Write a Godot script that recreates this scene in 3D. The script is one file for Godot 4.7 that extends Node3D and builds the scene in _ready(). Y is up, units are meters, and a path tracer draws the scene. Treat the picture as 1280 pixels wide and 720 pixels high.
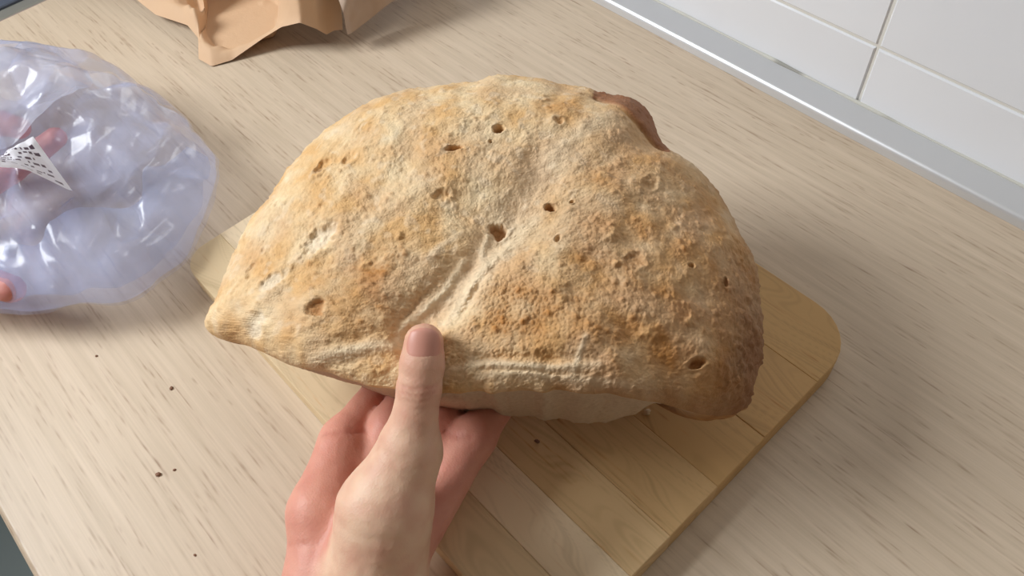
extends Node3D
# A half loaf held up over a wooden board on a kitchen worktop. Metres, y up, worktop surface at y = 0,
# the tiled wall runs along x at the back (z = -0.483), the worktop's front edge at z = 0.112.

const WALL_Z := -0.483
const FRONT_Z := 0.112
const LEFT_END := -0.811

var rng := RandomNumberGenerator.new()
var used := {}

# ---------------------------------------------------------------- small helpers
func numbered(called: String) -> String:
	if not used.has(called):
		used[called] = 0
		return called
	used[called] += 1
	return "%s_%03d" % [called, used[called]]

func thing(called: String, label: String, category: String, at := Vector3.ZERO, group := "") -> Node3D:
	var o := Node3D.new()
	o.name = numbered(called)
	o.position = at
	add_child(o)
	tag(o, label, category, group)
	return o

func tag(o: Node, label: String, category: String, group := "") -> void:
	o.set_meta("label", label)
	o.set_meta("category", category)
	if group != "":
		o.set_meta("group", group)

func obj(called: String, mesh: Mesh, m: Material, parent: Node = self) -> MeshInstance3D:
	var o := MeshInstance3D.new()
	o.name = numbered(called) if parent == self else called
	o.mesh = mesh
	o.material_override = m
	o.cast_shadow = GeometryInstance3D.SHADOW_CASTING_SETTING_ON
	parent.add_child(o, true)
	return o

func struct(called: String, mesh: Mesh, m: Material, label := "") -> MeshInstance3D:
	var o := obj(called, mesh, m)
	o.set_meta("kind", "structure")
	if label != "":
		o.set_meta("label", label)
	return o

func mat(c: Color, rough := 0.6, metal := 0.0) -> StandardMaterial3D:
	var m := StandardMaterial3D.new()
	m.albedo_color = c
	m.roughness = rough
	m.metallic = metal
	return m

func noise(freq: float, sd: int, type := FastNoiseLite.TYPE_SIMPLEX_SMOOTH, oct := 1) -> FastNoiseLite:
	var n := FastNoiseLite.new()
	n.noise_type = type
	n.frequency = freq
	n.seed = sd
	n.fractal_type = FastNoiseLite.FRACTAL_FBM if oct > 1 else FastNoiseLite.FRACTAL_NONE
	n.fractal_octaves = oct
	return n

func cells(freq: float, sd: int) -> FastNoiseLite:
	var n := noise(freq, sd, FastNoiseLite.TYPE_CELLULAR)
	n.cellular_return_type = FastNoiseLite.RETURN_DISTANCE
	n.cellular_distance_function = FastNoiseLite.DISTANCE_EUCLIDEAN
	return n

func bump_texture(freq: float, sd: int, type := FastNoiseLite.TYPE_SIMPLEX_SMOOTH, oct := 4, side := 512) -> NoiseTexture2D:
	var t := NoiseTexture2D.new()
	t.width = side
	t.height = side
	t.seamless = true
	t.noise = noise(freq, sd, type, oct)
	return t

func with_relief(m: StandardMaterial3D, t: Texture2D, cm: float, per_metre: float) -> StandardMaterial3D:
	m.heightmap_enabled = true
	m.heightmap_texture = t
	m.heightmap_scale = cm
	m.uv1_triplanar = true
	m.uv1_scale = Vector3.ONE * per_metre
	return m

func new_st() -> SurfaceTool:
	var st := SurfaceTool.new()
	st.begin(Mesh.PRIMITIVE_TRIANGLES)
	return st

func tri(st: SurfaceTool, a: Vector3, b: Vector3, c: Vector3) -> void:
	st.add_vertex(a); st.add_vertex(b); st.add_vertex(c)

func quad(st: SurfaceTool, a: Vector3, b: Vector3, c: Vector3, d: Vector3) -> void:
	tri(st, a, b, c); tri(st, a, c, d)

# a plate: outline in the plane of t's x and z, from y0 to y1, upper edge chamfered by ch; outline any order
func plate(st: SurfaceTool, outline: PackedVector2Array, y0: float, y1: float, ch: float, t := Transform3D.IDENTITY) -> void:
	var poly := PackedVector2Array()
	for q in outline:
		if poly.is_empty() or (q.distance_to(poly[poly.size() - 1]) > ch * 0.8 + 0.00005 and q.distance_to(poly[0]) > ch * 0.8 + 0.00005):
			poly.append(q)
	if Geometry2D.is_polygon_clockwise(poly):
		poly.reverse()
	var n := poly.size()
	var inner := PackedVector2Array()
	for i in n:
		var e0 := (poly[i] - poly[(i + n - 1) % n]).normalized()
		var e1 := (poly[(i + 1) % n] - poly[i]).normalized()
		var mid := (Vector2(-e0.y, e0.x) + Vector2(-e1.y, e1.x))
		inner.append(poly[i] + mid * (ch / maxf(0.3, mid.length_squared() / 2.0)))
	st.set_smooth_group(-1)
	var put := func(p: Vector2, y: float) -> Vector3: return t * Vector3(p.x, y, p.y)
	for i in n:
		var j := (i + 1) % n
		quad(st, put.call(poly[i], y0), put.call(poly[i], y1 - ch), put.call(poly[j], y1 - ch), put.call(poly[j], y0))
		quad(st, put.call(poly[i], y1 - ch), put.call(inner[i], y1), put.call(inner[j], y1), put.call(poly[j], y1 - ch))
	var idx := Geometry2D.triangulate_polygon(inner)
	for k in range(0, idx.size(), 3):
		var a := inner[idx[k]]
		var b := inner[idx[k + 1]]
		var c := inner[idx[k + 2]]
		if (b - a).cross(c - a) < 0.0:
			var s := b; b = c; c = s
		tri(st, put.call(a, y1), put.call(b, y1), put.call(c, y1))
	idx = Geometry2D.triangulate_polygon(poly)
	for k in range(0, idx.size(), 3):
		var a := poly[idx[k]]
		var b := poly[idx[k + 1]]
		var c := poly[idx[k + 2]]
		if (b - a).cross(c - a) > 0.0:
			var s := b; b = c; c = s
		tri(st, put.call(a, y0), put.call(b, y0), put.call(c, y0))

func rect(x0: float, z0: float, x1: float, z1: float) -> PackedVector2Array:
	return PackedVector2Array([Vector2(x0, z0), Vector2(x1, z0), Vector2(x1, z1), Vector2(x0, z1)])

func finish(st: SurfaceTool) -> ArrayMesh:
	st.generate_normals()
	return st.commit()

func box(a: Vector3, b: Vector3, ch := 0.0) -> ArrayMesh:
	var st := new_st()
	plate(st, rect(a.x, a.z, b.x, b.z), a.y, b.y, ch)
	return finish(st)

# a grid of points as one smooth sheet; wraps in i when closed
func sheet(pts: PackedVector3Array, ni: int, nj: int, closed := false, flip := false, colors := PackedColorArray(), uvs := PackedVector2Array()) -> ArrayMesh:
	var idx := PackedInt32Array()
	for j in nj - 1:
		for i in (ni if closed else ni - 1):
			var a := j * ni + i
			var b := j * ni + (i + 1) % ni
			var c := a + ni
			var d := b + ni
			if flip:
				idx.append_array([a, c, b, b, c, d])
			else:
				idx.append_array([a, b, c, b, d, c])
	return indexed(pts, idx, colors, uvs)

func indexed(pts: PackedVector3Array, idx: PackedInt32Array, colors := PackedColorArray(), uvs := PackedVector2Array()) -> ArrayMesh:
	# smooth normals, summed from the faces round each vertex
	var nor := PackedVector3Array()
	nor.resize(pts.size())
	for k in range(0, idx.size(), 3):
		var a := idx[k]
		var b := idx[k + 1]
		var c := idx[k + 2]
		var f := (pts[c] - pts[a]).cross(pts[b] - pts[a])
		nor[a] += f; nor[b] += f; nor[c] += f
	for k in nor.size():
		nor[k] = nor[k].normalized() if nor[k].length_squared() > 0.0 else Vector3.UP
	var arr := []
	arr.resize(Mesh.ARRAY_MAX)
	arr[Mesh.ARRAY_VERTEX] = pts
	arr[Mesh.ARRAY_NORMAL] = nor
	arr[Mesh.ARRAY_INDEX] = idx
	if colors.size():
		arr[Mesh.ARRAY_COLOR] = colors
	if uvs.size():
		arr[Mesh.ARRAY_TEX_UV] = uvs
	var m := ArrayMesh.new()
	m.add_surface_from_arrays(Mesh.PRIMITIVE_TRIANGLES, arr)
	return m

func lin(r: float, g: float, b: float) -> Color:   # 0..255 sRGB to linear
	return Color(r / 255.0, g / 255.0, b / 255.0).srgb_to_linear()

func srgb(r: float, g: float, b: float) -> Color:
	return Color(r / 255.0, g / 255.0, b / 255.0)

# distance from p to a polyline, and how far along (0..1)
func along(p: Vector2, line: Array) -> Vector2:
	var best := 1e9
	var where := 0.0
	for i in line.size() - 1:
		var q := Geometry2D.get_closest_point_to_segment(p, line[i], line[i + 1])
		var d := p.distance_to(q)
		if d < best:
			best = d
			where = (i + q.distance_to(line[i]) / maxf(line[i].distance_to(line[i + 1]), 1e-6)) / (line.size() - 1)
	return Vector2(best, where)

# ---------------------------------------------------------------- scene
func _ready() -> void:
	rng.seed = 20
	var cam := Camera3D.new()
	cam.name = "camera"
	cam.transform = Transform3D(Basis(Vector3(0.681402, -0.058541, -0.729565), Vector3(-0.558371, 0.602871, -0.569884), Vector3(0.473196, 0.795688, 0.378110)), Vector3(0, 0.412844, 0))
	cam.fov = 39.598
	cam.near = 0.02
	cam.far = 20.0
	add_child(cam)
	cam.current = true

	var env := Environment.new()
	env.background_mode = Environment.BG_SKY
	var sky := Sky.new()
	var sm := ProceduralSkyMaterial.new()
	sm.sky_top_color = Color(0.55, 0.66, 0.82)
	sm.sky_horizon_color = Color(0.82, 0.86, 0.92)
	sm.ground_horizon_color = Color(0.7, 0.72, 0.72)
	sm.ground_bottom_color = Color(0.4, 0.4, 0.38)
	sky.sky_material = sm
	env.sky = sky
	env.tonemap_mode = Environment.TONE_MAPPER_LINEAR
	env.tonemap_exposure = 1.0
	env.sdfgi_enabled = true
	env.ssao_enabled = true
	env.ssil_enabled = true
	var we := WorldEnvironment.new()
	we.name = "environment"
	we.environment = env
	add_child(we)

	# daylight at the window in the left wall
	var day := AreaLight3D.new()
	day.name = "window_daylight"
	day.area_size = Vector2(0.62, 0.62)
	day.light_color = Color(0.95, 0.965, 0.975)
	day.light_energy = 3.05
	day.area_range = 8.0
	day.shadow_enabled = true
	day.transform = Transform3D(Basis(Vector3.UP, deg_to_rad(-72.0)) * Basis(Vector3.RIGHT, deg_to_rad(-34.0)), Vector3(-1.12, 0.98, 0.66))
	add_child(day)

	room()
	worktop()
	board()
	loaf()
	hands()
	plastic_bag()
	paper_bag()
	crumbs()

# ---------------------------------------------------------------- room
func room() -> void:
	var plaster := with_relief(mat(srgb(228, 220, 208), 0.9), bump_texture(0.03, 3), 0.05, 4.0)
	var shade := mat(srgb(120, 98, 78), 0.8)
	var lino := mat(srgb(126, 136, 135), 0.5)
	struct("floor", box(Vector3(-1.31, -1.0, -0.65), Vector3(1.75, -0.9, 1.75)), lino, "grey-green floor below the worktop edge")
	struct("ceiling", box(Vector3(-1.31, 1.7, -0.65), Vector3(1.75, 1.8, 1.75)), plaster)
	struct("wall_right", box(Vector3(1.6, -0.9, -0.65), Vector3(1.75, 1.7, 1.75)), shade)
	struct("wall_front", box(Vector3(-1.16, -0.9, 1.6), Vector3(1.6, 1.7, 1.75)), shade)
	# left wall round a window opening z 0.28..1.04, y 0.6..1.36
	var wl := CSGBox3D.new()
	wl.name = "wall_left"
	wl.size = Vector3(0.15, 2.6, 2.4)
	wl.position = Vector3(-1.235, 0.4, 0.55)
	wl.material = shade
	wl.set_meta("kind", "structure")
	var hole := CSGBox3D.new()
	hole.name = "opening"
	hole.operation = CSGShape3D.OPERATION_SUBTRACTION
	hole.size = Vector3(0.4, 0.76, 0.76)
	hole.position = Vector3(0, 0.58, 0.11)
	hole.material = shade
	wl.add_child(hole)
	add_child(wl)
	var white := mat(srgb(240, 240, 238), 0.4)
	var st := new_st()
	for s in [[0.6, 0.64, 0.28, 1.04], [1.32, 1.36, 0.28, 1.04], [0.64, 1.32, 0.28, 0.32], [0.64, 1.32, 1.0, 1.04]]:
		plate(st, rect(-1.27, s[2], -1.22, s[3]), s[0], s[1], 0.003)
	struct("window_1", finish(st), white)
	var glass := mat(Color(1, 1, 1, 0.04), 0.02)
	glass.transparency = BaseMaterial3D.TRANSPARENCY_ALPHA
	var pane := obj("pane", box(Vector3(-1.248, 0.64, 0.32), Vector3(-1.244, 1.32, 1.0)), glass, get_node("window_1"))
	pane.set_meta("kind", "structure")

	# back wall, with its tiles a little proud of recessed grout
	var wall := struct("wall_back", box(Vector3(-1.31, -0.9, -0.65), Vector3(1.75, 1.7, WALL_Z - 0.0002)), mat(srgb(222, 220, 213), 0.9), "kitchen wall of large white glazed tiles with pale grout")
	var glaze := mat(srgb(234, 237, 242), 0.16)
	var glaze2 := mat(srgb(232, 235, 240), 0.2)
	with_relief(glaze, bump_texture(0.008, 5, FastNoiseLite.TYPE_SIMPLEX_SMOOTH, 2), 0.06, 2.5)
	with_relief(glaze2, bump_texture(0.008, 15, FastNoiseLite.TYPE_SIMPLEX_SMOOTH, 2), 0.06, 2.5)
	var rows := [[0.004, 0.0619], [0.0641, 0.2619], [0.2641, 0.4619], [0.4641, 0.6619]]
	for r in rows.size():
		var y0: float = rows[r][0]
		var y1: float = rows[r][1]
		var t := new_st()
		var w := 0.0988
		var b := Transform3D(Basis(Vector3.RIGHT, Vector3(0, 0, 1), Vector3(0, -1, 0)), Vector3(0, 0, 0))
		# outline in x and -y, thickness along +z
		plate(t, PackedVector2Array([Vector2(-w, -y0), Vector2(w, -y0), Vector2(w, -y1), Vector2(-w, -y1)]), -0.003, 0.0011, 0.0010, b)
		var m := finish(t)
		for k in range(-5, 5):
			var o := obj("tile", m, glaze if (k + r) % 2 == 0 else glaze2, wall)
			o.position = Vector3(-0.08 + 0.2 * k, 0.0, WALL_Z + rng.randf_range(-0.0003, 0.0003))

# ---------------------------------------------------------------- worktop
func wood_image(w: int, h: int, base: Color, dark: Color, streak: float, dashes: int, sd: int, mm: float, dash_len: Vector2, tones := PackedFloat32Array(), warp := 0.0) -> ImageTexture:
	# grain runs along x; mm is millimetres per pixel
	var long := noise(1.0, sd, FastNoiseLite.TYPE_SIMPLEX_SMOOTH)
	var r2 := RandomNumberGenerator.new()
	r2.seed = sd
	var dk := PackedFloat32Array()
	dk.resize(w * h)
	for k in dashes:
		var x := r2.randf() * w
		var y := r2.randf() * h
		var n := int(r2.randf_range(dash_len.x, dash_len.y) * (0.4 + r2.randf()) / mm)
		var slope := r2.randf_range(-0.035, 0.035)
		var bend := r2.randf_range(-0.0004, 0.0004)
		var wide := r2.randf_range(0.5, 1.25)
		var deep := r2.randf_range(0.25, 1.0)
		for i in n:
			var f := float(i) / n
			var a := deep * sin(PI * f) * (0.75 + 0.25 * sin(i * 0.31 + k))
			var yy := y + slope * i + bend * i * i
			var y0 := int(floor(yy - wide))
			for q in range(y0, y0 + int(2 * wide) + 2):
				var s := 1.0 - absf(q - yy) / (wide + 0.3)
				if s > 0.0:
					var at := posmod(q, h) * w + posmod(int(x) + i, w)
					dk[at] = minf(1.0, dk[at] + a * s * 0.8)
	var data := PackedByteArray()
	data.resize(w * h * 3)
	var tn := tones.size()
	for y in h:
		for x in w:
			var px := x * mm
			var py := y * mm
			var wv := 0.0
			if warp > 0.0:
				wv = long.get_noise_2d(px * 0.006, py * 0.03 + 90.0) * warp
			var s := long.get_noise_2d(px * 0.004, (py + wv) * 0.16) * 0.5 + long.get_noise_2d(px * 0.012 + 50.0, (py + wv) * 0.75) * 0.5
			var c := base.lerp(dark, clampf(dk[y * w + x] * 0.8, 0.0, 1.0))
			var g := 1.0 + streak * s
			if tn:
				g *= tones[mini(tn - 1, y * tn / h)]
			var o := (y * w + x) * 3
			data[o] = int(clampf(c.r * g, 0, 1) * 255.0)
			data[o + 1] = int(clampf(c.g * (1.0 + streak * s * 1.1) * g / (1.0 + streak * s), 0, 1) * 255.0)
			data[o + 2] = int(clampf(c.b * (1.0 + streak * s * 1.35) * g / (1.0 + streak * s), 0, 1) * 255.0)
	return ImageTexture.create_from_image(Image.create_from_data(w, h, false, Image.FORMAT_RGB8, data))

func planar(m: StandardMaterial3D, t: Texture2D, x0: float, z0: float, w: float, d: float) -> void:
	# the print lies in the object's own x and z; sides take it edge-on
	m.albedo_texture = t
	m.uv1_triplanar = true
	m.uv1_triplanar_sharpness = 8.0
	m.uv1_scale = Vector3(1.0 / w, 1.0 / d, 1.0 / d)
	m.uv1_offset = Vector3(-x0 / w, 0.0, -z0 / d)

func worktop() -> void:
	var lam := mat(Color.WHITE, 0.42)
	lam.metallic_specular = 0.4
	planar(lam, wood_image(2048, 1024, srgb(208, 189, 165), srgb(146, 118, 96), 0.05, 5200, 7, 0.586, Vector2(9, 46)), -0.85, -0.485, 1.2, 0.6)
	var top := thing("worktop", "pale wood-grain laminate kitchen worktop along the tiled wall", "worktop")
	var prof := PackedVector2Array()
	# outline in z and y, swept along x: rounded front edge
	prof.append(Vector2(WALL_Z + 0.001, 0.0))
	prof.append(Vector2(WALL_Z + 0.001, -0.03))
	for k in 7:
		var a := PI / 2 * k / 6.0
		prof.append(Vector2(FRONT_Z - 0.004 + 0.004 * sin(a), -0.026 - 0.004 * cos(a)))
	for k in 7:
		var a := PI / 2 * k / 6.0
		prof.append(Vector2(FRONT_Z - 0.004 + 0.004 * cos(a), -0.004 + 0.004 * sin(a)))
	var swap := Transform3D(Basis(Vector3(0, 0, 1), Vector3(1, 0, 0), Vector3(0, 1, 0)), Vector3.ZERO)
	var st := new_st()
	plate(st, prof, LEFT_END, 1.2, 0.0, swap)
	obj("slab", finish(st), lam, top)
	var edge := mat(srgb(150, 133, 126), 0.5)
	obj("edge_band", box(Vector3(LEFT_END - 0.0035, -0.03, WALL_Z + 0.03), Vector3(LEFT_END - 0.0003, -0.0006, FRONT_Z - 0.002), 0.0006), edge, top)

	var carcass := mat(srgb(225, 224, 220), 0.5)
	var cab := thing("base_cabinet", "plain white base cabinet carrying the worktop", "cabinet")
	obj("body", box(Vector3(LEFT_END + 0.02, -0.9, WALL_Z + 0.02), Vector3(1.18, -0.0305, FRONT_Z - 0.05), 0.001), carcass, cab)
	for k in 3:
		obj("door", box(Vector3(LEFT_END + 0.03 + 0.66 * k, -0.8, FRONT_Z - 0.049), Vector3(LEFT_END + 0.67 + 0.66 * k, -0.06, FRONT_Z - 0.031), 0.001), carcass, cab)

	# grey appliance beyond the far end of the worktop
	var hob := thing("stove", "dark slate-grey stove top with pale metal rim beyond the worktop end", "stove")
	obj("body", box(Vector3(-1.15, -0.9, WALL_Z + 0.03), Vector3(LEFT_END - 0.012, -0.02, FRONT_Z - 0.03), 0.002), mat(srgb(190, 190, 188), 0.4), hob)
	obj("rim", box(Vector3(-1.15, -0.02, WALL_Z + 0.03), Vector3(LEFT_END - 0.011, -0.004, FRONT_Z - 0.028), 0.002), mat(srgb(178, 178, 170), 0.35, 0.6), hob)
	obj("cooktop", box(Vector3(-1.135, -0.004, WALL_Z + 0.05), Vector3(LEFT_END - 0.026, -0.001, FRONT_Z - 0.045), 0.001), mat(srgb(84, 92, 106), 0.3), hob)

	# metal sealing strip against the wall
	var p := PackedVector2Array([Vector2(-0.4625, 0.0002)])
	p.append(Vector2(-0.4627, 0.0040))
	for k in 10:
		var a := lerpf(0.0, 1.2, k / 9.0)
		p.append(Vector2(-0.4675 + 0.0048 * cos(a), 0.0044 + 0.0048 * sin(a)))
	p.append(Vector2(-0.4815, 0.0158))
	p.append(Vector2(-0.4815, 0.0002))
	st = new_st()
	plate(st, p, LEFT_END, 1.2, 0.0, swap)
	var alu := mat(srgb(212, 214, 217), 0.36, 0.45)
	var strip := thing("sealing_strip", "long grey metal sealing strip between worktop and white tiles", "trim")
	obj("profile", finish(st), alu, strip)
	# thin sealant bead with worn, dirty stretches
	st = new_st()
	var seal := noise(26.0, 4)
	var ring := PackedVector3Array()
	var cols := PackedColorArray()
	var ni := 700
	for j in 5:
		for i in ni:
			var x := -0.75 + 1.3 * i / (ni - 1)
			var r := 0.0011 + 0.0005 * seal.get_noise_2d(x, 3.0)
			var a := PI * j / 4.0 - 0.3
			ring.append(Vector3(x, 0.0157 + r * cos(a) * 1.1, -0.4813 + r * sin(a)))
			var dirt := smoothstep(0.35, 0.6, seal.get_noise_2d(x * 0.8, 20.0)) * 0.9
			cols.append(lin(205, 205, 196).lerp(lin(120, 118, 110), dirt * 0.7))
	var bead := mat(Color.WHITE, 0.6)
	bead.vertex_color_use_as_albedo = true
	obj("sealant", sheet(ring, ni, 5, false, true, cols), bead, strip)

# ---------------------------------------------------------------- chopping board
func board() -> void:
	var x0 := -0.409
	var x1 := -0.0655
	var z0 := -0.3075
	var z1 := -0.0505
	var r := 0.052
	var out := PackedVector2Array()
	for c in [[x1 - 0.03, z1 - 0.03, 0.0, 0.03], [x0 + 0.018, z1 - 0.018, 90.0, 0.018], [x0 + r, z0 + r, 180.0, r], [x1 - 0.032, z0 + 0.032, 270.0, 0.032]]:
		for k in 9:
			var a := deg_to_rad(c[2] + 90.0 * k / 8.0)
			out.append(Vector2(c[0] + c[3] * cos(a), c[1] + c[3] * sin(a)))
	var b := thing("chopping_board", "worn yellow pine chopping board of glued planks under the loaf", "chopping board")
	# glued planks, each a piece of its own
	var cuts := [z0 - 0.01, -0.262, -0.214, -0.1745, -0.1375, -0.1085, -0.081, z1 + 0.01]
	var tints := [srgb(206, 166, 108), srgb(204, 163, 106), srgb(207, 167, 110), srgb(212, 176, 124), srgb(220, 188, 140), srgb(236, 214, 180), srgb(222, 198, 158)]
	for k in cuts.size() - 1:
		var tex := wood_image(512, 128, Color(1, 1, 1), srgb(196, 160, 120), 0.12, 26, 100 + k, 0.68, Vector2(20, 90), PackedFloat32Array(), 14.0)
		var m := mat(tints[k], 0.62)
		planar(m, tex, x0 + 0.013 * k, cuts[k], 0.35, 0.0875)
		var band := rect(x0 - 0.01, cuts[k] + 0.00004, x1 + 0.01, cuts[k + 1] - 0.00004)
		for piece in Geometry2D.intersect_polygons(out, band):
			var st := new_st()
			plate(st, piece, 0.0004, 0.018 + [0.0, 0.0001, -0.0001, 0.0001, 0.0, 0.0001, 0.0][k], 0.0004)
			obj("plank", finish(st), m, b)

# ---------------------------------------------------------------- the loaf
const LOAF := Transform3D(Basis(Vector3(0.79978, -0.06711, -0.59653), Vector3(-0.57248, 0.21371, -0.79158), Vector3(0.18060, 0.97459, 0.13250)), Vector3(-0.16403, 0.04594, -0.10644))
# plan outline round (0, 60 mm), every 4 degrees, and the height of its edge above the flat bottom, in millimetres
const OUT_R := [146, 147, 148, 150, 152, 144, 130, 121, 114, 108, 101, 94, 90, 86, 83, 79, 76, 74, 71, 69, 67, 66, 64, 63, 64, 63, 63, 63, 64, 66, 66, 68, 72, 75, 78, 84, 90, 95, 104, 115, 125, 130, 130, 130, 130, 129, 129, 129, 129, 129, 128, 127, 127, 127, 127, 127, 127, 126, 124, 125, 131, 136, 138, 136, 134, 134, 133, 134, 134, 134, 135, 135, 133, 134, 136, 138, 140, 141, 142, 142, 143, 143, 143, 143, 142, 142, 143, 143, 145, 146]
const OUT_W := [22, 22, 23, 25, 29, 36, 44, 51, 56, 59, 61, 63, 64, 65, 65, 66, 66, 66, 66, 66, 66, 66, 66, 66, 66, 66, 66, 66, 66, 66, 66, 65, 65, 64, 63, 61, 57, 49, 40, 31, 25, 23, 22, 22, 22, 22, 22, 22, 22, 22, 22, 22, 22, 22, 22, 22, 22, 22, 22, 22, 22, 22, 22, 22, 22, 22, 22, 22, 22, 22, 22, 22, 22, 22, 22, 22, 22, 22, 22, 22, 22, 22, 22, 22, 22, 22, 22, 22, 22, 22]
const VALLEY := [Vector2(-32, 13), Vector2(-29, 24), Vector2(-22, 34), Vector2(-16, 44), Vector2(-9, 56), Vector2(-3, 70), Vector2(4, 84), Vector2(9, 103), Vector2(16, 122)]
# ridges of pulled dough: line, height, half width, paleness
const RIDGES := [
	[[Vector2(-40, 8), Vector2(-37, 20), Vector2(-33, 24), Vector2(-27, 32), Vector2(-23, 38), Vector2(-20, 45), Vector2(-17, 53)], 1.8, 1.3, 0.9],
	[[Vector2(-19, 22), Vector2(-17, 28), Vector2(-13, 36), Vector2(-10, 45), Vector2(-5, 55), Vector2(4, 65), Vector2(12, 80)], 1.5, 2.6, 0.9],
	[[Vector2(-9, 54), Vector2(-9, 62), Vector2(-8, 70), Vector2(-4, 76)], 1.2, 1.0, 0.7],
	[[Vector2(-14, 1), Vector2(3, 7), Vector2(21, 8), Vector2(35, 10), Vector2(50, 14)], 1.5, 1.5, 0.7],
	[[Vector2(0, 1), Vector2(17, 5), Vector2(42, 7), Vector2(63, 9)], 1.2, 1.4, 0.6],
	[[Vector2(43, 24), Vector2(41, 14), Vector2(40, 7)], 1.0, 1.1, 0.8],
	[[Vector2(-39, 10), Vector2(-51, 6), Vector2(-62, 1), Vector2(-74, -3)], 1.3, 2.2, 0.8],
	[[Vector2(-33, 50), Vector2(-28, 58), Vector2(-20, 66)], 0.7, 1.2, 0.4],
	[[Vector2(14, 117), Vector2(24, 133), Vector2(38, 149)], 1.2, 4.0, 0.5],
]
# grooves: line, depth, half width
const GROOVES := [
	[[Vector2(-41, 15), Vector2(-37, 26), Vector2(-30, 36), Vector2(-24, 46)], 1.6, 1.6],
	[[Vector2(-15, 20), Vector2(-11, 32), Vector2(-7, 45), Vector2(0, 56)], 1.8, 1.8],
	[[Vector2(-12, 5), Vector2(10, 11), Vector2(35, 14), Vector2(56, 18)], 2.0, 2.2],
	[[Vector2(-8, 3), Vector2(20, 6.5), Vector2(48, 10)], 0.9, 0.9],
	[[Vector2(-44, 4), Vector2(-58, -1), Vector2(-76, -6)], 2.0, 2.4],
	[[Vector2(-42, 16), Vector2(-56, 9), Vector2(-72, 4)], 1.6, 2.6],
]
const FLAP_LINE := [Vector2(30, 169), Vector2(43, 162), Vector2(56, 152), Vector2(68, 144)]
var n_lump: FastNoiseLite
var n_mid: FastNoiseLite
var n_tone: FastNoiseLite
var n_fine: FastNoiseLite
var n_blis: FastNoiseLite
var n_grit: FastNoiseLite
var n_mask: FastNoiseLite
# u, v, radius, depth in mm (negative depth = a bubble), stretch across, turn in degrees
const MARKS := [
	[-14.6, 129.3, 2.6, 7.0, 1.0, 0.0], [-33.9, 112.2, 1.8, 5.0, 2.6, 18.0], [-4.1, 71.8, 4.0, 4.5, 1.15, 20.0], [17.5, 87.1, 2.0, 5.0, 1.2, 0.0],
	[27.5, 90.8, 0.9, 3.0, 1.0, 0.0], [93.5, 26.5, 1.7, 5.0, 2.4, 25.0], [-107.0, 11.0, 5.5, 1.2, 1.25, 80.0], [-86.4, 55.7, 5.5, 1.5, 1.8, 45.0],
	[-104.5, 32.0, 4.5, 0.9, 1.6, 40.0], [-100.3, 100.4, 3.0, 1.8, 2.0, 70.0], [-86.5, 104.3, 3.0, 1.2, 1.5, 50.0], [-77.1, 19.5, 4.5, 2.0, 1.0, 0.0],
	[-33.2, 84.0, 3.0, 1.6, 1.3, 30.0], [-17.0, 120.0, 1.0, 2.5, 1.0, 0.0], [60.0, 66.0, 4.0, 1.4, 1.2, 40.0], [24.0, 70.0, 1.2, 2.0, 1.6, 70.0],
	[48.0, 76.0, 4.2, -2.4, 1.1, 10.0], [52.0, 62.0, 2.4, -1.6, 1.0, 0.0], [88.0, 44.0, 3.0, -1.5, 1.2, 0.0], [70.0, 33.0, 3.5, -1.6, 1.3, 20.0],
	[30.0, 40.0, 2.8, -1.2, 1.0, 0.0], [-60.0, 45.0, 3.6, -1.4, 1.3, 60.0], [-48.0, 60.0, 2.6, -1.2, 1.0, 0.0], [-95.0, 70.0, 3.0, -1.2, 1.2, 30.0],
	[-70.0, 80.0, 2.6, -1.0, 1.1, 0.0], [40.0, 110.0, 3.0, -1.3, 1.2, 40.0], [75.0, 90.0, 3.0, -1.1, 1.0, 0.0], [14.0, 140.0, 2.2, 2.0, 1.2, 0.0],
	[63.0, 112.0, 3.0, 1.0, 1.5, 60.0], [104.0, 70.0, 1.2, 2.2, 1.8, 100.0], [86.0, 71.0, 0.9, 2.0, 1.8, 20.0], [-118.0, 40.0, 4.0, 1.0, 1.4, 60.0]]

func ring_value(table: Array, deg: float) -> float:
	var x := fposmod(deg + 180.0, 360.0) / 4.0
	var i := int(floor(x))
	var f := x - i
	var n := table.size()
	var a: float = table[(i + n - 1) % n]
	var b: float = table[i % n]
	var c: float = table[(i + 1) % n]
	var d: float = table[(i + 2) % n]
	return b + 0.5 * f * (c - a + f * (2.0 * a - 5.0 * b + 4.0 * c - d + f * (3.0 * (b - c) + d - a)))

# relief of the crust in mm and its colour at a point of the plan (mm); rim = 0 in the middle, 1 at the edge
var crust_color: Color
var ridge_box: Array[Rect2] = []
var groove_box: Array[Rect2] = []
func boxes_of(lines: Array) -> Array[Rect2]:
	var out: Array[Rect2] = []
	for l in lines:
		var r := Rect2(l[0][0], Vector2.ZERO)
		for q in l[0]:
			r = r.expand(q)
		out.append(r.grow(l[2] * 3.5))
	return out

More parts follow.
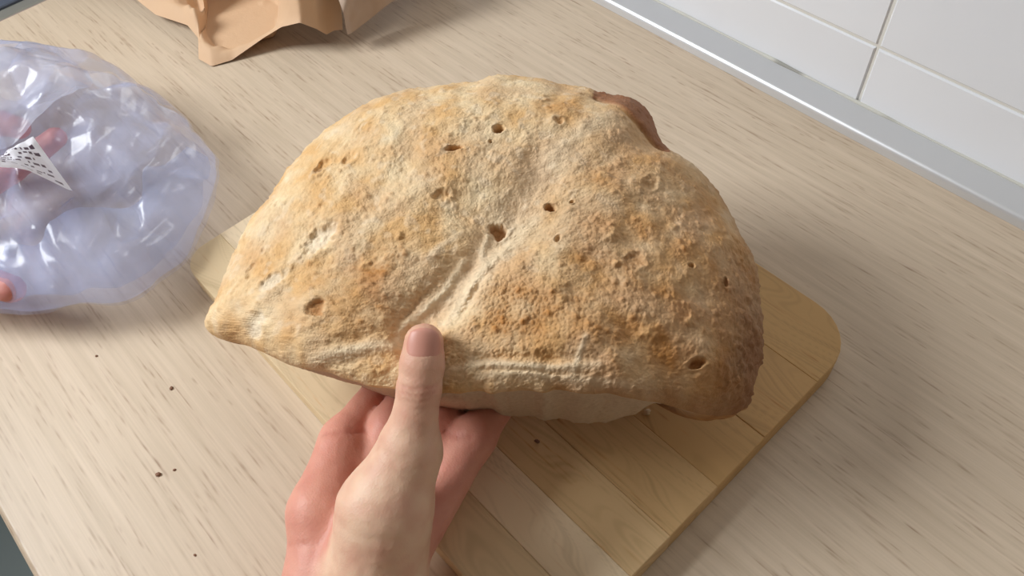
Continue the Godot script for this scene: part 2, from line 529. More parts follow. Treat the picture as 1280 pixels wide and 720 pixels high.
func crust_at(p: Vector2, q: Vector3, rim: float) -> float:
	var d := 2.4 * n_lump.get_noise_2d(p.x, p.y) + 0.9 * n_mid.get_noise_2d(p.x, p.y)
	var tone := n_tone.get_noise_2d(p.x, p.y)
	var mask := clampf(0.35 + 1.1 * n_mask.get_noise_2d(p.x, p.y), 0.0, 1.0)
	var blis := maxf(0.0, 0.42 - (n_blis.get_noise_3d(q.x, q.y, q.z) + 1.0)) / 0.42
	var grit := maxf(0.0, 0.7 - (n_grit.get_noise_3d(q.x, q.y, q.z) + 1.0)) / 0.7
	var fine := n_fine.get_noise_3d(q.x, q.y, q.z)
	var heat := 0.0
	for s in [[-54.0, 30.0, 25.0, 0.85], [-100.0, 50.0, 40.0, 0.16], [-40.0, 90.0, 40.0, 0.2], [14.0, 30.0, 26.0, 0.7], [80.0, 36.0, 26.0, 0.7], [45.0, 32.0, 26.0, 0.62], [50.0, 68.0, 32.0, 0.42], [100.0, 70.0, 34.0, 0.4], [40.0, 120.0, 30.0, 0.25], [-54.0, 4.0, 14.0, 0.45], [-77.0, 19.5, 5.0, 0.5], [14.0, 148.0, 18.0, 0.3], [-122.0, 12.0, 12.0, 0.45], [-90.0, 0.0, 12.0, 0.3], [100.0, 22.0, 16.0, 0.6]]:
		heat = maxf(heat, s[3] * exp(-p.distance_squared_to(Vector2(s[0], s[1])) / (s[2] * s[2])))
	# the pulled, smooth valley between the two lobes
	var cr := along(p, VALLEY) if absf(p.x) < 90.0 else Vector2(99, 0)
	var wob := cr.x + 2.0 * n_mid.get_noise_2d(p.x * 1.3, p.y * 1.3 + 70.0)
	var wide := lerpf(8.0, 15.0, cr.y)
	var valley := exp(-pow(wob / wide, 2.0)) * (1.0 - smoothstep(122.0, 150.0, p.y))
	d -= valley * lerpf(6.0, 2.0, cr.y)
	d -= 6.0 * exp(-pow(cr.x / 24.0, 2.0)) * (1.0 - 0.55 * cr.y)
	var smooth := valley * 0.9
	var pale_line := 0.0
	for ri in RIDGES.size():
		if not ridge_box[ri].has_point(p):
			continue
		var r: Array = RIDGES[ri]
		var l := along(p, r[0])
		if l.x < r[2] * 3.5:
			var e := exp(-pow((l.x + 0.2 * fine + 0.5 * n_mid.get_noise_2d(p.x, p.y)) / (r[2] * 1.3), 2.0)) * (0.45 + 0.55 * sin(PI * clampf(l.y, 0.08, 0.92)))
			d += r[1] * 0.75 * e
			pale_line = maxf(pale_line, r[3] * e)
			smooth = maxf(smooth, 0.6 * e)
	for ri in GROOVES.size():
		if not groove_box[ri].has_point(p):
			continue
		var r: Array = GROOVES[ri]
		var l := along(p, r[0])
		if l.x < r[2] * 3.5:
			d -= r[1] * exp(-pow((l.x + 0.5 * fine) / r[2], 2.0)) * sin(PI * clampf(l.y, 0.05, 0.95))
	# torn, craggy crust towards the dark end
	var crag := smoothstep(88.0, 120.0, p.x) * (1.0 - smoothstep(70.0, 120.0, p.y)) + 0.5 * smoothstep(0.86, 0.98, rim)
	d += crag * (1.6 * absf(n_mid.get_noise_3d(q.x * 1.3, q.y * 1.3, q.z * 1.3 + 40.0)) + 0.9 * blis + 0.5 * fine - 0.6)
	# flap of bottom crust at the back
	var fl := along(p, FLAP_LINE) if p.y > 130.0 else Vector2(99, 0)
	d -= exp(-pow(fl.x / 2.2, 2.0)) * 3.0
	smooth = clampf(smooth, 0.0, 1.0)
	var rough := (1.0 - 0.85 * smooth) * (0.25 + 0.75 * clampf(mask * 0.8 + heat, 0.0, 1.0))
	d += rough * (blis * 1.2 + grit * 0.7) + fine * (0.10 + 0.14 * rough)
	# pulled skin: faint wrinkles across the pale places
	d += 0.35 * (1.0 - rough) * n_mid.get_noise_2d(p.x * 3.0 + p.y * 1.5, p.y * 3.0 - p.x * 1.5)
	# colours
	var gold := lin(217, 175, 121)
	var pale := lin(232, 208, 168)
	var brown := lin(180, 124, 66)
	var flour := lin(232, 214, 186)
	var toast := lin(132, 86, 54)
	var c := gold.lerp(pale, clampf(0.45 - 1.0 * tone, 0.0, 1.0))
	c = c.lerp(lin(172, 122, 76), 0.58 * smoothstep(-5.0, 70.0, p.x + 10.0 * n_mid.get_noise_2d(p.x * 0.7, p.y * 0.7)) * (0.6 + 0.4 * mask))
	var hot := heat * (0.62 + 0.6 * mask) + (0.2 * grit + 0.22 * blis) * (0.25 + mask + heat) - 0.06
	c = c.lerp(brown, clampf(hot, 0.0, 0.95))
	c = c.lerp(lin(222, 196, 164), clampf(smooth * 0.75, 0.0, 0.75))
	c = c.lerp(lin(206, 172, 138), clampf((n_lump.get_noise_2d(p.x + 300.0, p.y) - 0.05) * 1.2, 0.0, 0.3))
	c = c.lerp(flour, clampf((n_mid.get_noise_2d(p.x * 1.2, p.y * 1.2 + 400.0) - 0.3) * 1.5, 0.0, 0.35 - 0.2 * smoothstep(0.0, 60.0, p.x)) * (1.0 - clampf(heat * 1.5, 0, 1)))
	c = c.lerp(lin(240, 220, 186), clampf(pale_line, 0.0, 1.0) * 0.75)
	c = c.lerp(toast, clampf(smoothstep(92.0, 126.0, p.x + 8.0 * n_mid.get_noise_2d(p.x, p.y)) * (1.0 - smoothstep(40.0, 110.0, p.y)) * 0.85, 0.0, 0.85))
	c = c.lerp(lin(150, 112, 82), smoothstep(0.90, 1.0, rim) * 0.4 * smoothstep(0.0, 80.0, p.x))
	if p.y > 135.0 and p.x > 28.0 and p.x < 72.0:
		c = c.lerp(lin(140, 88, 60), (1.0 - smoothstep(-3.0, 1.0, along_side(p))) * 0.85)
	for m in MARKS:
		var w := p - Vector2(m[0], m[1])
		if absf(w.x) > 16.0 or absf(w.y) > 16.0:
			continue
		w = w.rotated(-deg_to_rad(m[5]))
		w += Vector2(n_mid.get_noise_2d(p.x * 2.5, p.y * 2.5), n_mid.get_noise_2d(p.x * 2.5 + 99.0, p.y * 2.5)) * m[2] * 0.5
		var t := Vector2(w.x / (m[2] * m[4]), w.y / m[2]).length()
		var k := 1.0 - smoothstep(0.55 if m[3] > 0.0 else 0.1, 1.15, t)
		d -= m[3] * k
		if m[3] > 0.0:
			d += 0.45 * exp(-pow((t - 1.35) / 0.3, 2.0))
		if m[3] < 0.0:
			c = c.lerp(gold, 0.35 * k)
		elif m[2] > 4.3 and m[3] < 3.0 and m[1] != 19.5:
			c = c.lerp(lin(234, 218, 192), 0.65 * k)
		elif m[3] > 3.0 or m[1] == 19.5:
			c = c.lerp(lin(180, 126, 74), 0.75 * k)
	c = c * (1.0 + 0.10 * fine + 0.08 * n_tone.get_noise_2d(p.x * 9.0, p.y * 9.0))
	crust_color = Color(c.r, c.g, c.b)
	return d

func along_side(p: Vector2) -> float:   # below 0 outside the flap line
	var best := 1e9
	var side := 1.0
	for i in FLAP_LINE.size() - 1:
		var a: Vector2 = FLAP_LINE[i]
		var b: Vector2 = FLAP_LINE[i + 1]
		var q := Geometry2D.get_closest_point_to_segment(p, a, b)
		if p.distance_to(q) < best:
			best = p.distance_to(q)
			side = -signf((b - a).cross(p - a))
	return best * side

func ring_shift(u: float) -> float:   # how far the cut slants inwards towards the bottom crust, mm
	var t := [[-130.0, 15.0], [-90.0, 14.0], [-40.0, 12.5], [-8.0, 9.5], [20.0, 6.5], [34.0, 4.5], [57.0, 3.5], [72.0, 9.0], [86.0, 17.0], [130.0, 18.0]]
	for i in t.size() - 1:
		if u <= t[i + 1][0]:
			return lerpf(t[i][1], t[i + 1][1], smoothstep(0.0, 1.0, clampf((u - t[i][0]) / (t[i + 1][0] - t[i][0]), 0.0, 1.0)))
	return 16.0

func loaf() -> void:
	ridge_box = boxes_of(RIDGES)
	groove_box = boxes_of(GROOVES)
	n_lump = noise(1.0 / 46.0, 11, FastNoiseLite.TYPE_SIMPLEX_SMOOTH, 2)
	n_mid = noise(1.0 / 14.0, 12, FastNoiseLite.TYPE_SIMPLEX_SMOOTH, 2)
	n_tone = noise(1.0 / 30.0, 13, FastNoiseLite.TYPE_SIMPLEX_SMOOTH, 3)
	n_fine = noise(1.0 / 2.2, 14, FastNoiseLite.TYPE_SIMPLEX_SMOOTH, 2)
	n_blis = cells(1.0 / 5.2, 15)
	n_grit = cells(1.0 / 2.1, 16)
	n_mask = noise(1.0 / 22.0, 17, FastNoiseLite.TYPE_SIMPLEX_SMOOTH, 2)
	var root := thing("bread_loaf", "half of a round crusty loaf held above the board by a hand", "bread")
	root.transform = LOAF
	var na := 880
	var nr := 250
	var top := PackedVector3Array()
	var col := PackedColorArray()
	top.resize(na * nr)
	col.resize(na * nr)
	var rr := PackedFloat32Array()
	var ww := PackedFloat32Array()
	for i in na:
		rr.append(ring_value(OUT_R, -180.0 + 360.0 * i / na))
		ww.append(maxf(22.0, ring_value(OUT_W, -180.0 + 360.0 * i / na)))
	for j in nr:
		var s := float(j) / (nr - 1)
		var rho := s * 0.62 + 0.38 * sin(s * PI / 2)
		for i in na:
			var a := TAU * i / na - PI
			var p := Vector2(cos(a), sin(a)) * (rr[i] * rho) + Vector2(0, 60)
			var e := ww[i]
			var front := smoothstep(28.0, 58.0, e)
			var fall := pow(1.0 - pow(rho, lerpf(2.6, 4.5, front)), 0.55)
			var hgt := e + (80.0 - e) * fall
			var q := Vector3(p.x, p.y, hgt)
			var d := crust_at(p, q, rho)
			# relief goes up in the middle and outwards at the rim
			var back := 1.0 - smoothstep(24.0, 50.0, e)
			var out := smoothstep(0.82, 1.0, rho) * back
			var cut := smoothstep(0.985, 1.0, rho) * (1.0 - back)
			var n := (Vector3(0, 0, 1) * (1.0 - out) + Vector3(cos(a), sin(a), 0.1) * out).normalized()
			top[j * na + i] = (q + n * d * (1.0 - 0.5 * cut) * (1.0 - 0.35 * out)) * 0.001
			col[j * na + i] = crust_color
	var crust := mat(Color.WHITE, 0.72)
	crust.vertex_color_use_as_albedo = true
	crust.metallic_specular = 0.35
	with_relief(crust, bump_texture(0.06, 31, FastNoiseLite.TYPE_SIMPLEX_SMOOTH, 4), 0.035, 22.0)
	# below the edge: the crust curls under at the back, the knife's cut drops straight at the front
	var ns := 40
	var nb := 14
	var low := PackedVector3Array()
	var lcol := PackedColorArray()
	var crumb_fine := noise(1.0 / 3.0, 21, FastNoiseLite.TYPE_SIMPLEX_SMOOTH, 3)
	var pores := cells(1.0 / 6.0, 22)
	for j in ns + nb:
		for i in na:
			var a := TAU * i / na - PI
			var edge := top[(nr - 1) * na + i] * 1000.0
			var e := ww[i]
			var cutness := smoothstep(28.0, 44.0, e)
			var dir := Vector2(cos(a), sin(a))
			var p := Vector2(edge.x, edge.y)
			var rim_r := (p - Vector2(0, 60)).length()
			var s := minf(1.0, float(j) / (ns - 1))
			var inner := 1.0 if j < ns else 1.0 - float(j - ns + 1) / nb
			var shift := ring_shift(edge.x)
			var w := edge.z * (1.0 - s)
			var curl := (1.0 - sqrt(maxf(0.0, 1.0 - s * s))) * 22.0
			var r_cut := rim_r
			var r := lerpf(rim_r - curl, r_cut, cutness)
			var q := Vector3(dir.x * r, dir.y * r + 60.0 + shift * s * cutness, w)
			if cutness > 0.0 and j > 0 and j < ns:
				var pr := maxf(0.0, 0.55 - (pores.get_noise_3d(q.x, q.z, 0.0) + 1.0)) / 0.55
				q.y += cutness * (pr * 0.7 + 0.4 * crumb_fine.get_noise_2d(q.x, q.z)) * minf(1.0, j / 3.0)
			if j >= ns:
				q = Vector3(q.x * inner, lerpf(60.0, q.y, inner), 0.4 * n_mid.get_noise_2d(q.x * inner, q.y * inner))
			low.append(q * 0.001)
			var base := lin(158, 108, 66).lerp(lin(196, 150, 96), 0.5 + 0.5 * n_mid.get_noise_2d(q.x * 2.0, q.z * 2.0 + q.y))
			var cc := lin(200, 180, 156) * (1.0 + 0.12 * crumb_fine.get_noise_2d(q.x, q.z))
			lcol.append(base.lerp(cc, cutness if j < ns else 0.0))
	var idx := PackedInt32Array()
	for j in nr - 1:
		for i in na:
			var a := j * na + i
			var b := j * na + (i + 1) % na
			idx.append_array([a, a + na, b, b, a + na, b + na])
	# crust below the edge joins the same mesh, the cut face is its own part
	var first := top.size()
	var cut_idx := PackedInt32Array()
	for j in ns + nb - 1:
		for i in na:
			var a := j * na + i
			var b := j * na + (i + 1) % na
			if j < ns - 1 and ww[i] > 36.0:
				cut_idx.append_array([a, a + na, b, b, a + na, b + na])
			else:
				idx.append_array([first + a, first + a + na, first + b, first + b, first + a + na, first + b + na])
	var all := top.duplicate()
	all.append_array(low)
	var allc := col.duplicate()
	allc.append_array(lcol)
	obj("crust", indexed(all, idx, allc), crust, root)
	var crumb := mat(Color.WHITE, 0.9)
	crumb.vertex_color_use_as_albedo = true
	with_relief(crumb, bump_texture(0.05, 33, FastNoiseLite.TYPE_CELLULAR, 3), 0.06, 16.0)
	var face := obj("cut_face", indexed(low, cut_idx, lcol), crumb, root)
	face.set_meta("label", "pale crumb of the straight cut face")

# ---------------------------------------------------------------- hands
const RIGHT_HAND := [
	["palm", Vector3(-79.0, 27.0, 43.0), 19.0, Vector3(-136.0, 43.3, -20.1), 15.5, "thenar"],
	["palm", Vector3(-99.0, 24.0, 60.0), 19.0, Vector3(-158.0, 40.4, 3.0), 16.0],
	["palm", Vector3(-89.0, 25.5, 51.5), 20.0, Vector3(-147.0, 41.8, -8.5), 17.0, "thenar"],
	["palm", Vector3(-138.2, 43.0, -17.8), 14.0, Vector3(-160.4, 50.4, -94.4), 10.3],
	["palm", Vector3(-143.7, 42.3, -12.0), 14.0, Vector3(-178.5, 49.0, -84.7), 10.5],
	["palm", Vector3(-150.3, 41.4, -5.1), 14.0, Vector3(-195.9, 49.3, -68.8), 10.2],
	["palm", Vector3(-158.0, 40.4, 3.0), 15.0, Vector3(-207.6, 51.1, -47.4), 9.2],
	["palm", Vector3(-160.2, 43.2, -0.3), 16.0, Vector3(-181.5, 51.6, -17.6), 15.5],
	["palm", Vector3(-181.5, 51.6, -17.6), 15.5, Vector3(-200.3, 53.8, -41.1), 11.5],
	["palm", Vector3(-123.8, 39.9, 0.9), 17.0, Vector3(-141.0, 61.6, -21.9), 17.0, "thenar"],
	["palm", Vector3(-141.0, 61.6, -21.9), 17.0, Vector3(-149.6, 78.0, -36.4), 18.3, "thenar"],
	["palm", Vector3(-149.6, 78.0, -36.4), 18.3, Vector3(-155.9, 94.7, -58.3), 12.8, "thenar"],
	["thumb", Vector3(-155.6, 94.6, -58.6), 12.6, Vector3(-160.9, 107.5, -68.5), 9.6],
	["thumb", Vector3(-160.9, 107.5, -68.5), 9.6, Vector3(-165.3, 115.6, -75.9), 9.4],
	["thumb", Vector3(-165.3, 115.6, -75.9), 9.4, Vector3(-170.3, 122.5, -83.1), 9.3],
	["thumb", Vector3(-170.3, 122.5, -83.1), 9.3, Vector3(-175.1, 127.4, -88.8), 8.6],
	["index", Vector3(-160.4, 50.4, -94.4), 10.3, Vector3(-173.5, 41.0, -128.7), 9.2],
	["index", Vector3(-173.5, 41.0, -128.7), 9.2, Vector3(-191.1, 47.6, -149.6), 8.4],
	["index", Vector3(-191.1, 47.6, -149.6), 8.4, Vector3(-206.6, 52.7, -166.0), 7.6],
	["middle", Vector3(-178.5, 49.0, -84.7), 10.5, Vector3(-195.1, 43.2, -117.6), 9.4],
	["middle", Vector3(-195.1, 43.2, -117.6), 9.4, Vector3(-214.3, 50.7, -140.8), 8.6],
	["middle", Vector3(-214.3, 50.7, -140.8), 8.6, Vector3(-230.2, 56.2, -159.4), 7.8],
	["ring", Vector3(-195.9, 49.3, -68.8), 10.2, Vector3(-211.9, 44.2, -100.1), 9.0],
	["ring", Vector3(-211.9, 44.2, -100.1), 9.0, Vector3(-229.1, 51.4, -122.3), 8.2],
	["ring", Vector3(-229.1, 51.4, -122.3), 8.2, Vector3(-243.7, 56.6, -140.7), 7.4],
	["pinky", Vector3(-207.6, 51.1, -47.4), 9.2, Vector3(-220.3, 43.7, -77.7), 8.0],
	["pinky", Vector3(-220.3, 43.7, -77.7), 8.0, Vector3(-234.9, 49.5, -94.6), 7.4],
	["pinky", Vector3(-234.9, 49.5, -94.6), 7.4, Vector3(-247.4, 53.7, -108.5), 6.7],
]
const LEFT_HAND := [
	["palm", Vector3(-388.0, 147.0, 270.0), 24.0, Vector3(-580.5, 25.5, 111.5), 16.0],
	["palm", Vector3(-412.0, 163.0, 270.0), 24.0, Vector3(-639.0, 13.3, 95.8), 16.0],
	["palm", Vector3(-578.7, 25.3, 109.5), 14.0, Vector3(-548.5, 35.3, 40.5), 9.8],
	["palm", Vector3(-599.3, 21.2, 106.7), 14.0, Vector3(-607.2, 32.7, 36.0), 9.8],
	["palm", Vector3(-620.5, 17.3, 103.6), 14.0, Vector3(-647.7, 39.8, 32.6), 9.8],
	["palm", Vector3(-642.0, 13.6, 100.3), 14.0, Vector3(-680.5, 47.1, 32.1), 9.8],
	["palm", Vector3(-574.4, 24.3, 106.2), 16.1, Vector3(-533.7, 28.9, 81.6), 16.1],
	["palm", Vector3(-533.7, 28.9, 81.6), 16.1, Vector3(-488.1, 33.1, 63.2), 11.2],
	["index", Vector3(-548.5, 35.3, 40.5), 10.2, Vector3(-553.6, 34.8, -1.8), 9.0],
	["index", Vector3(-553.6, 34.8, -1.8), 9.0, Vector3(-541.5, 46.1, -22.4), 8.1],
	["index", Vector3(-541.5, 46.1, -22.4), 8.1, Vector3(-533.2, 54.9, -38.3), 7.3],
	["middle", Vector3(-607.2, 32.7, 36.0), 10.3, Vector3(-591.2, 53.4, -1.7), 9.2],
	["middle", Vector3(-591.2, 53.4, -1.7), 9.2, Vector3(-574.3, 56.8, -16.9), 8.6],
	["middle", Vector3(-574.3, 56.8, -16.9), 8.6, Vector3(-559.1, 57.2, -23.7), 7.7],
	["ring", Vector3(-647.7, 39.8, 32.6), 9.8, Vector3(-651.4, 59.8, -4.9), 8.8],
	["ring", Vector3(-651.4, 59.8, -4.9), 8.8, Vector3(-640.1, 58.8, -17.0), 8.1],
	["ring", Vector3(-640.1, 58.8, -17.0), 8.1, Vector3(-624.8, 53.8, -12.5), 7.3],
	["pinky", Vector3(-680.5, 47.1, 32.1), 8.6, Vector3(-688.9, 59.5, 3.5), 7.7],
	["pinky", Vector3(-688.9, 59.5, 3.5), 7.7, Vector3(-686.8, 56.7, -6.0), 7.3],
	["pinky", Vector3(-686.8, 56.7, -6.0), 7.3, Vector3(-672.0, 52.3, -2.5), 6.6],
	["thumb", Vector3(-488.1, 33.1, 63.2), 11.2, Vector3(-463.2, 36.5, 48.7), 9.8],
	["thumb", Vector3(-463.2, 36.5, 48.7), 9.8, Vector3(-447.7, 34.9, 39.7), 9.0],
]

func smin(a: float, b: float, k: float) -> float:
	var h := maxf(k - absf(a - b), 0.0) / k
	return minf(a, b) - h * h * k * 0.25

var f_lo: Vector3
var f_n: Vector3i
var f_cell: float

func add_bone(f: PackedFloat32Array, bn: Array, k: float) -> PackedFloat32Array:
	var a: Vector3 = bn[1]
	var b: Vector3 = bn[3]
	var ra: float = bn[2]
	var rb: float = bn[4]
	var reach := maxf(ra, rb) + 11.0
	var lo := (a.min(b) - Vector3.ONE * reach - f_lo) / f_cell
	var hi := (a.max(b) + Vector3.ONE * reach - f_lo) / f_cell
	var ba := b - a
	var l2 := ba.length_squared()
	for z in range(maxi(0, int(lo.z)), mini(f_n.z - 1, int(hi.z)) + 1):
		for y in range(maxi(0, int(lo.y)), mini(f_n.y - 1, int(hi.y)) + 1):
			var row := f_n.x * (y + f_n.y * z)
			for x in range(maxi(0, int(lo.x)), mini(f_n.x - 1, int(hi.x)) + 1):
				var pa := Vector3(x, y, z) * f_cell + f_lo - a
				var t := clampf(pa.dot(ba) / l2, 0.0, 1.0)
				var d := (pa - ba * t).length() - lerpf(ra, rb, t)
				if d < 12.0:
					f[row + x] = smin(f[row + x], d, k)
	return f

# one continuous skin over all bones; fingers join the palm but not one another
func hand_mesh(bones: Array, cell: float, creases: Array, palm_pink: Color, pale: Color, deep: Color) -> ArrayMesh:
	f_cell = cell
	var lo := Vector3.ONE * 1e9
	var hi := -lo
	var groups := {}
	for bn in bones:
		for e in [[bn[1], bn[2]], [bn[3], bn[4]]]:
			lo = lo.min(e[0] - Vector3.ONE * (e[1] + 6.0))
			hi = hi.max(e[0] + Vector3.ONE * (e[1] + 6.0))
		if not groups.has(bn[0]):
			groups[bn[0]] = []
		groups[bn[0]].append(bn)
	f_lo = lo
	f_n = Vector3i(((hi - lo) / cell).ceil()) + Vector3i.ONE
	var total := f_n.x * f_n.y * f_n.z
	var palm := PackedFloat32Array()
	palm.resize(total)
	palm.fill(30.0)
	for bn in groups["palm"]:
		palm = add_bone(palm, bn, 14.0 if bn.size() > 5 else 8.0)
	var field := palm.duplicate()
	for g in groups:
		if g == "palm":
			continue
		var fing := PackedFloat32Array()
		fing.resize(total)
		fing.fill(30.0)
		for bn in groups[g]:
			fing = add_bone(fing, bn, 2.5)
		var k := 9.0 if g == "thumb" else 6.0
		for i in total:
			var fv := fing[i]
			if fv < 14.0:
				var v := smin(palm[i], fv, k)
				if v < field[i]:
					field[i] = v
	# surface nets
	var sx := 1
	var sy := f_n.x
	var sz := f_n.x * f_n.y
	var corner := [0, sx, sy, sx + sy, sz, sx + sz, sy + sz, sx + sy + sz]
	var edges := [0, 1, 0, 2, 0, 4, 1, 3, 1, 5, 2, 3, 2, 6, 4, 5, 4, 6, 3, 7, 5, 7, 6, 7]
	var at := {}
	var pts := PackedVector3Array()
	var lim := cell * 2.0
	var cand := PackedInt32Array()
	for i in total:
		if absf(field[i]) < lim:
			cand.append(i)
	for i in cand:
		var x := i % f_n.x
		var y := (i / f_n.x) % f_n.y
		var z := i / sz
		if x >= f_n.x - 1 or y >= f_n.y - 1 or z >= f_n.z - 1:
			continue
		var neg := 0
		for c in corner:
			if field[i + c] < 0.0:
				neg += 1
		if neg == 0 or neg == 8:
			continue
		var sum := Vector3.ZERO
		var n := 0
		for e in range(0, 24, 2):
			var e0: int = edges[e]
			var e1: int = edges[e + 1]
			var v0 := field[i + corner[e0]]
			var v1 := field[i + corner[e1]]
			if (v0 < 0.0) != (v1 < 0.0):
				var p0 := Vector3(e0 & 1, (e0 >> 1) & 1, e0 >> 2)
				var p1 := Vector3(e1 & 1, (e1 >> 1) & 1, e1 >> 2)
				sum += p0.lerp(p1, v0 / (v0 - v1))
				n += 1
		at[i] = pts.size()
		pts.append(f_lo + (Vector3(x, y, z) + sum / n) * cell)
	var idx := PackedInt32Array()
	for i in at:
		for ax in 3:
			var st: int = [sx, sy, sz][ax]
			var u: int = [sy, sz, sx][ax]
			var v: int = [sz, sx, sy][ax]
			if not (at.has(i - u) and at.has(i - v) and at.has(i - u - v)):
				continue
			var a := field[i] < 0.0
			var b := field[i + st] < 0.0
			if a == b:
				continue
			var q: Array = [at[i - u - v], at[i - v], at[i], at[i - u]]
			if a:
				idx.append_array([q[0], q[2], q[1], q[0], q[3], q[2]])
			else:
				idx.append_array([q[0], q[1], q[2], q[0], q[2], q[3]])
	# creases, then colour
	var tone := noise(1.0 / 16.0, 61, FastNoiseLite.TYPE_SIMPLEX_SMOOTH, 3)
	var col := PackedColorArray()
	for k in pts.size():
		var p := pts[k]
		var g := Vector3i(((p - f_lo) / cell).round()).clamp(Vector3i.ONE, f_n - Vector3i.ONE * 2)
		var o := g.x + f_n.x * (g.y + f_n.y * g.z)
		var nrm := Vector3(field[o + sx] - field[o - sx], field[o + sy] - field[o - sy], field[o + sz] - field[o - sz]).normalized()
		var groove := 0.0
		for c in creases:
			for s in c[0].size() - 1:
				var q := Geometry3D.get_closest_point_to_segment(p, c[0][s], c[0][s + 1])
				var dd := p.distance_squared_to(q)
				if dd < 60.0:
					groove = maxf(groove, c[2] * exp(-dd / (c[1] * c[1])))
		var palm_d := 1e9
		var thumb_d := 1e9
		var tip_d := 1e9
		for bn in bones:
			var q := Geometry3D.get_closest_point_to_segment(p, bn[1], bn[3])
			var dist: float = p.distance_to(q) - bn[2]
			if bn[0] == "thumb" or bn.size() > 5:
				thumb_d = minf(thumb_d, dist)
			else:
				palm_d = minf(palm_d, dist)
			if bn[0] != "palm":
				tip_d = minf(tip_d, p.distance_to(bn[3]))
		var t := smoothstep(-5.0, 5.0, palm_d - thumb_d)
		var c := palm_pink.lerp(pale, t)
		c = c.lerp(deep, clampf(0.35 * tone.get_noise_3d(p.x, p.y, p.z) + 0.12, 0.0, 0.5))
		c = c.lerp(deep, 0.35 * (1.0 - smoothstep(6.0, 16.0, tip_d)))
		c = c.lerp(deep * 0.9, clampf(groove * 0.6, 0.0, 0.55))
		col.append(Color(c.r, c.g, c.b))
		pts[k] = (p - nrm * groove * 1.0 + nrm * 0.25 * tone.get_noise_3d(p.x * 2.0, p.y * 2.0, p.z * 2.0)) * 0.001
	return indexed(pts, idx, col)

# a nail as a curved plate on the back of the last bone (metres)
func nail_mesh(from: Vector3, tip: Vector3, up: Vector3, r: float, wide_deg: float, length: float, over: float) -> ArrayMesh:
	var ax := (tip - from).normalized()
	var n := (up - ax * up.dot(ax)).normalized()
	var side := ax.cross(n)
	var pts := PackedVector3Array()
	var nu := 25
	var nv := 21
	for layer in 2:
		for j in nv:
			for i in nu:
				var u := -1.0 + 2.0 * i / (nu - 1)
				var v := -1.0 + 2.0 * j / (nv - 1)
				# square to rounded square
				var k := Vector2(u * sqrt(1.0 - 0.42 * v * v), v * sqrt(1.0 - 0.42 * u * u))
				var a := deg_to_rad(wide_deg) * k.x
				var e := maxf(absf(u), absf(v))
				var lift := r + 0.00035 * (1.0 - pow(e, 6.0)) - 0.0005 * pow(e, 10.0) - (0.0012 if layer == 1 else 0.0)
				var l := over - length * 0.5 + length * 0.5 * k.y
				lift -= 0.0009 * pow(maxf(0.0, k.y), 2.0)
				pts.append(tip + ax * l + (n * cos(a) + side * sin(a)) * lift)
	var idx := PackedInt32Array()
	for layer in 2:
		for j in nv - 1:
			for i in nu - 1:
				var a := layer * nu * nv + j * nu + i
				if layer == 0:
					idx.append_array([a, a + nu, a + 1, a + 1, a + nu, a + nu + 1])
				else:
					idx.append_array([a, a + 1, a + nu, a + 1, a + nu + 1, a + nu])
	return indexed(pts, idx)

func skin() -> StandardMaterial3D:
	var m := mat(Color.WHITE, 0.5)
	m.vertex_color_use_as_albedo = true
	m.subsurf_scatter_enabled = true
	m.subsurf_scatter_strength = 0.12
	m.metallic_specular = 0.4
	return with_relief(m, bump_texture(0.05, 41, FastNoiseLite.TYPE_CELLULAR, 3), 0.012, 34.0)

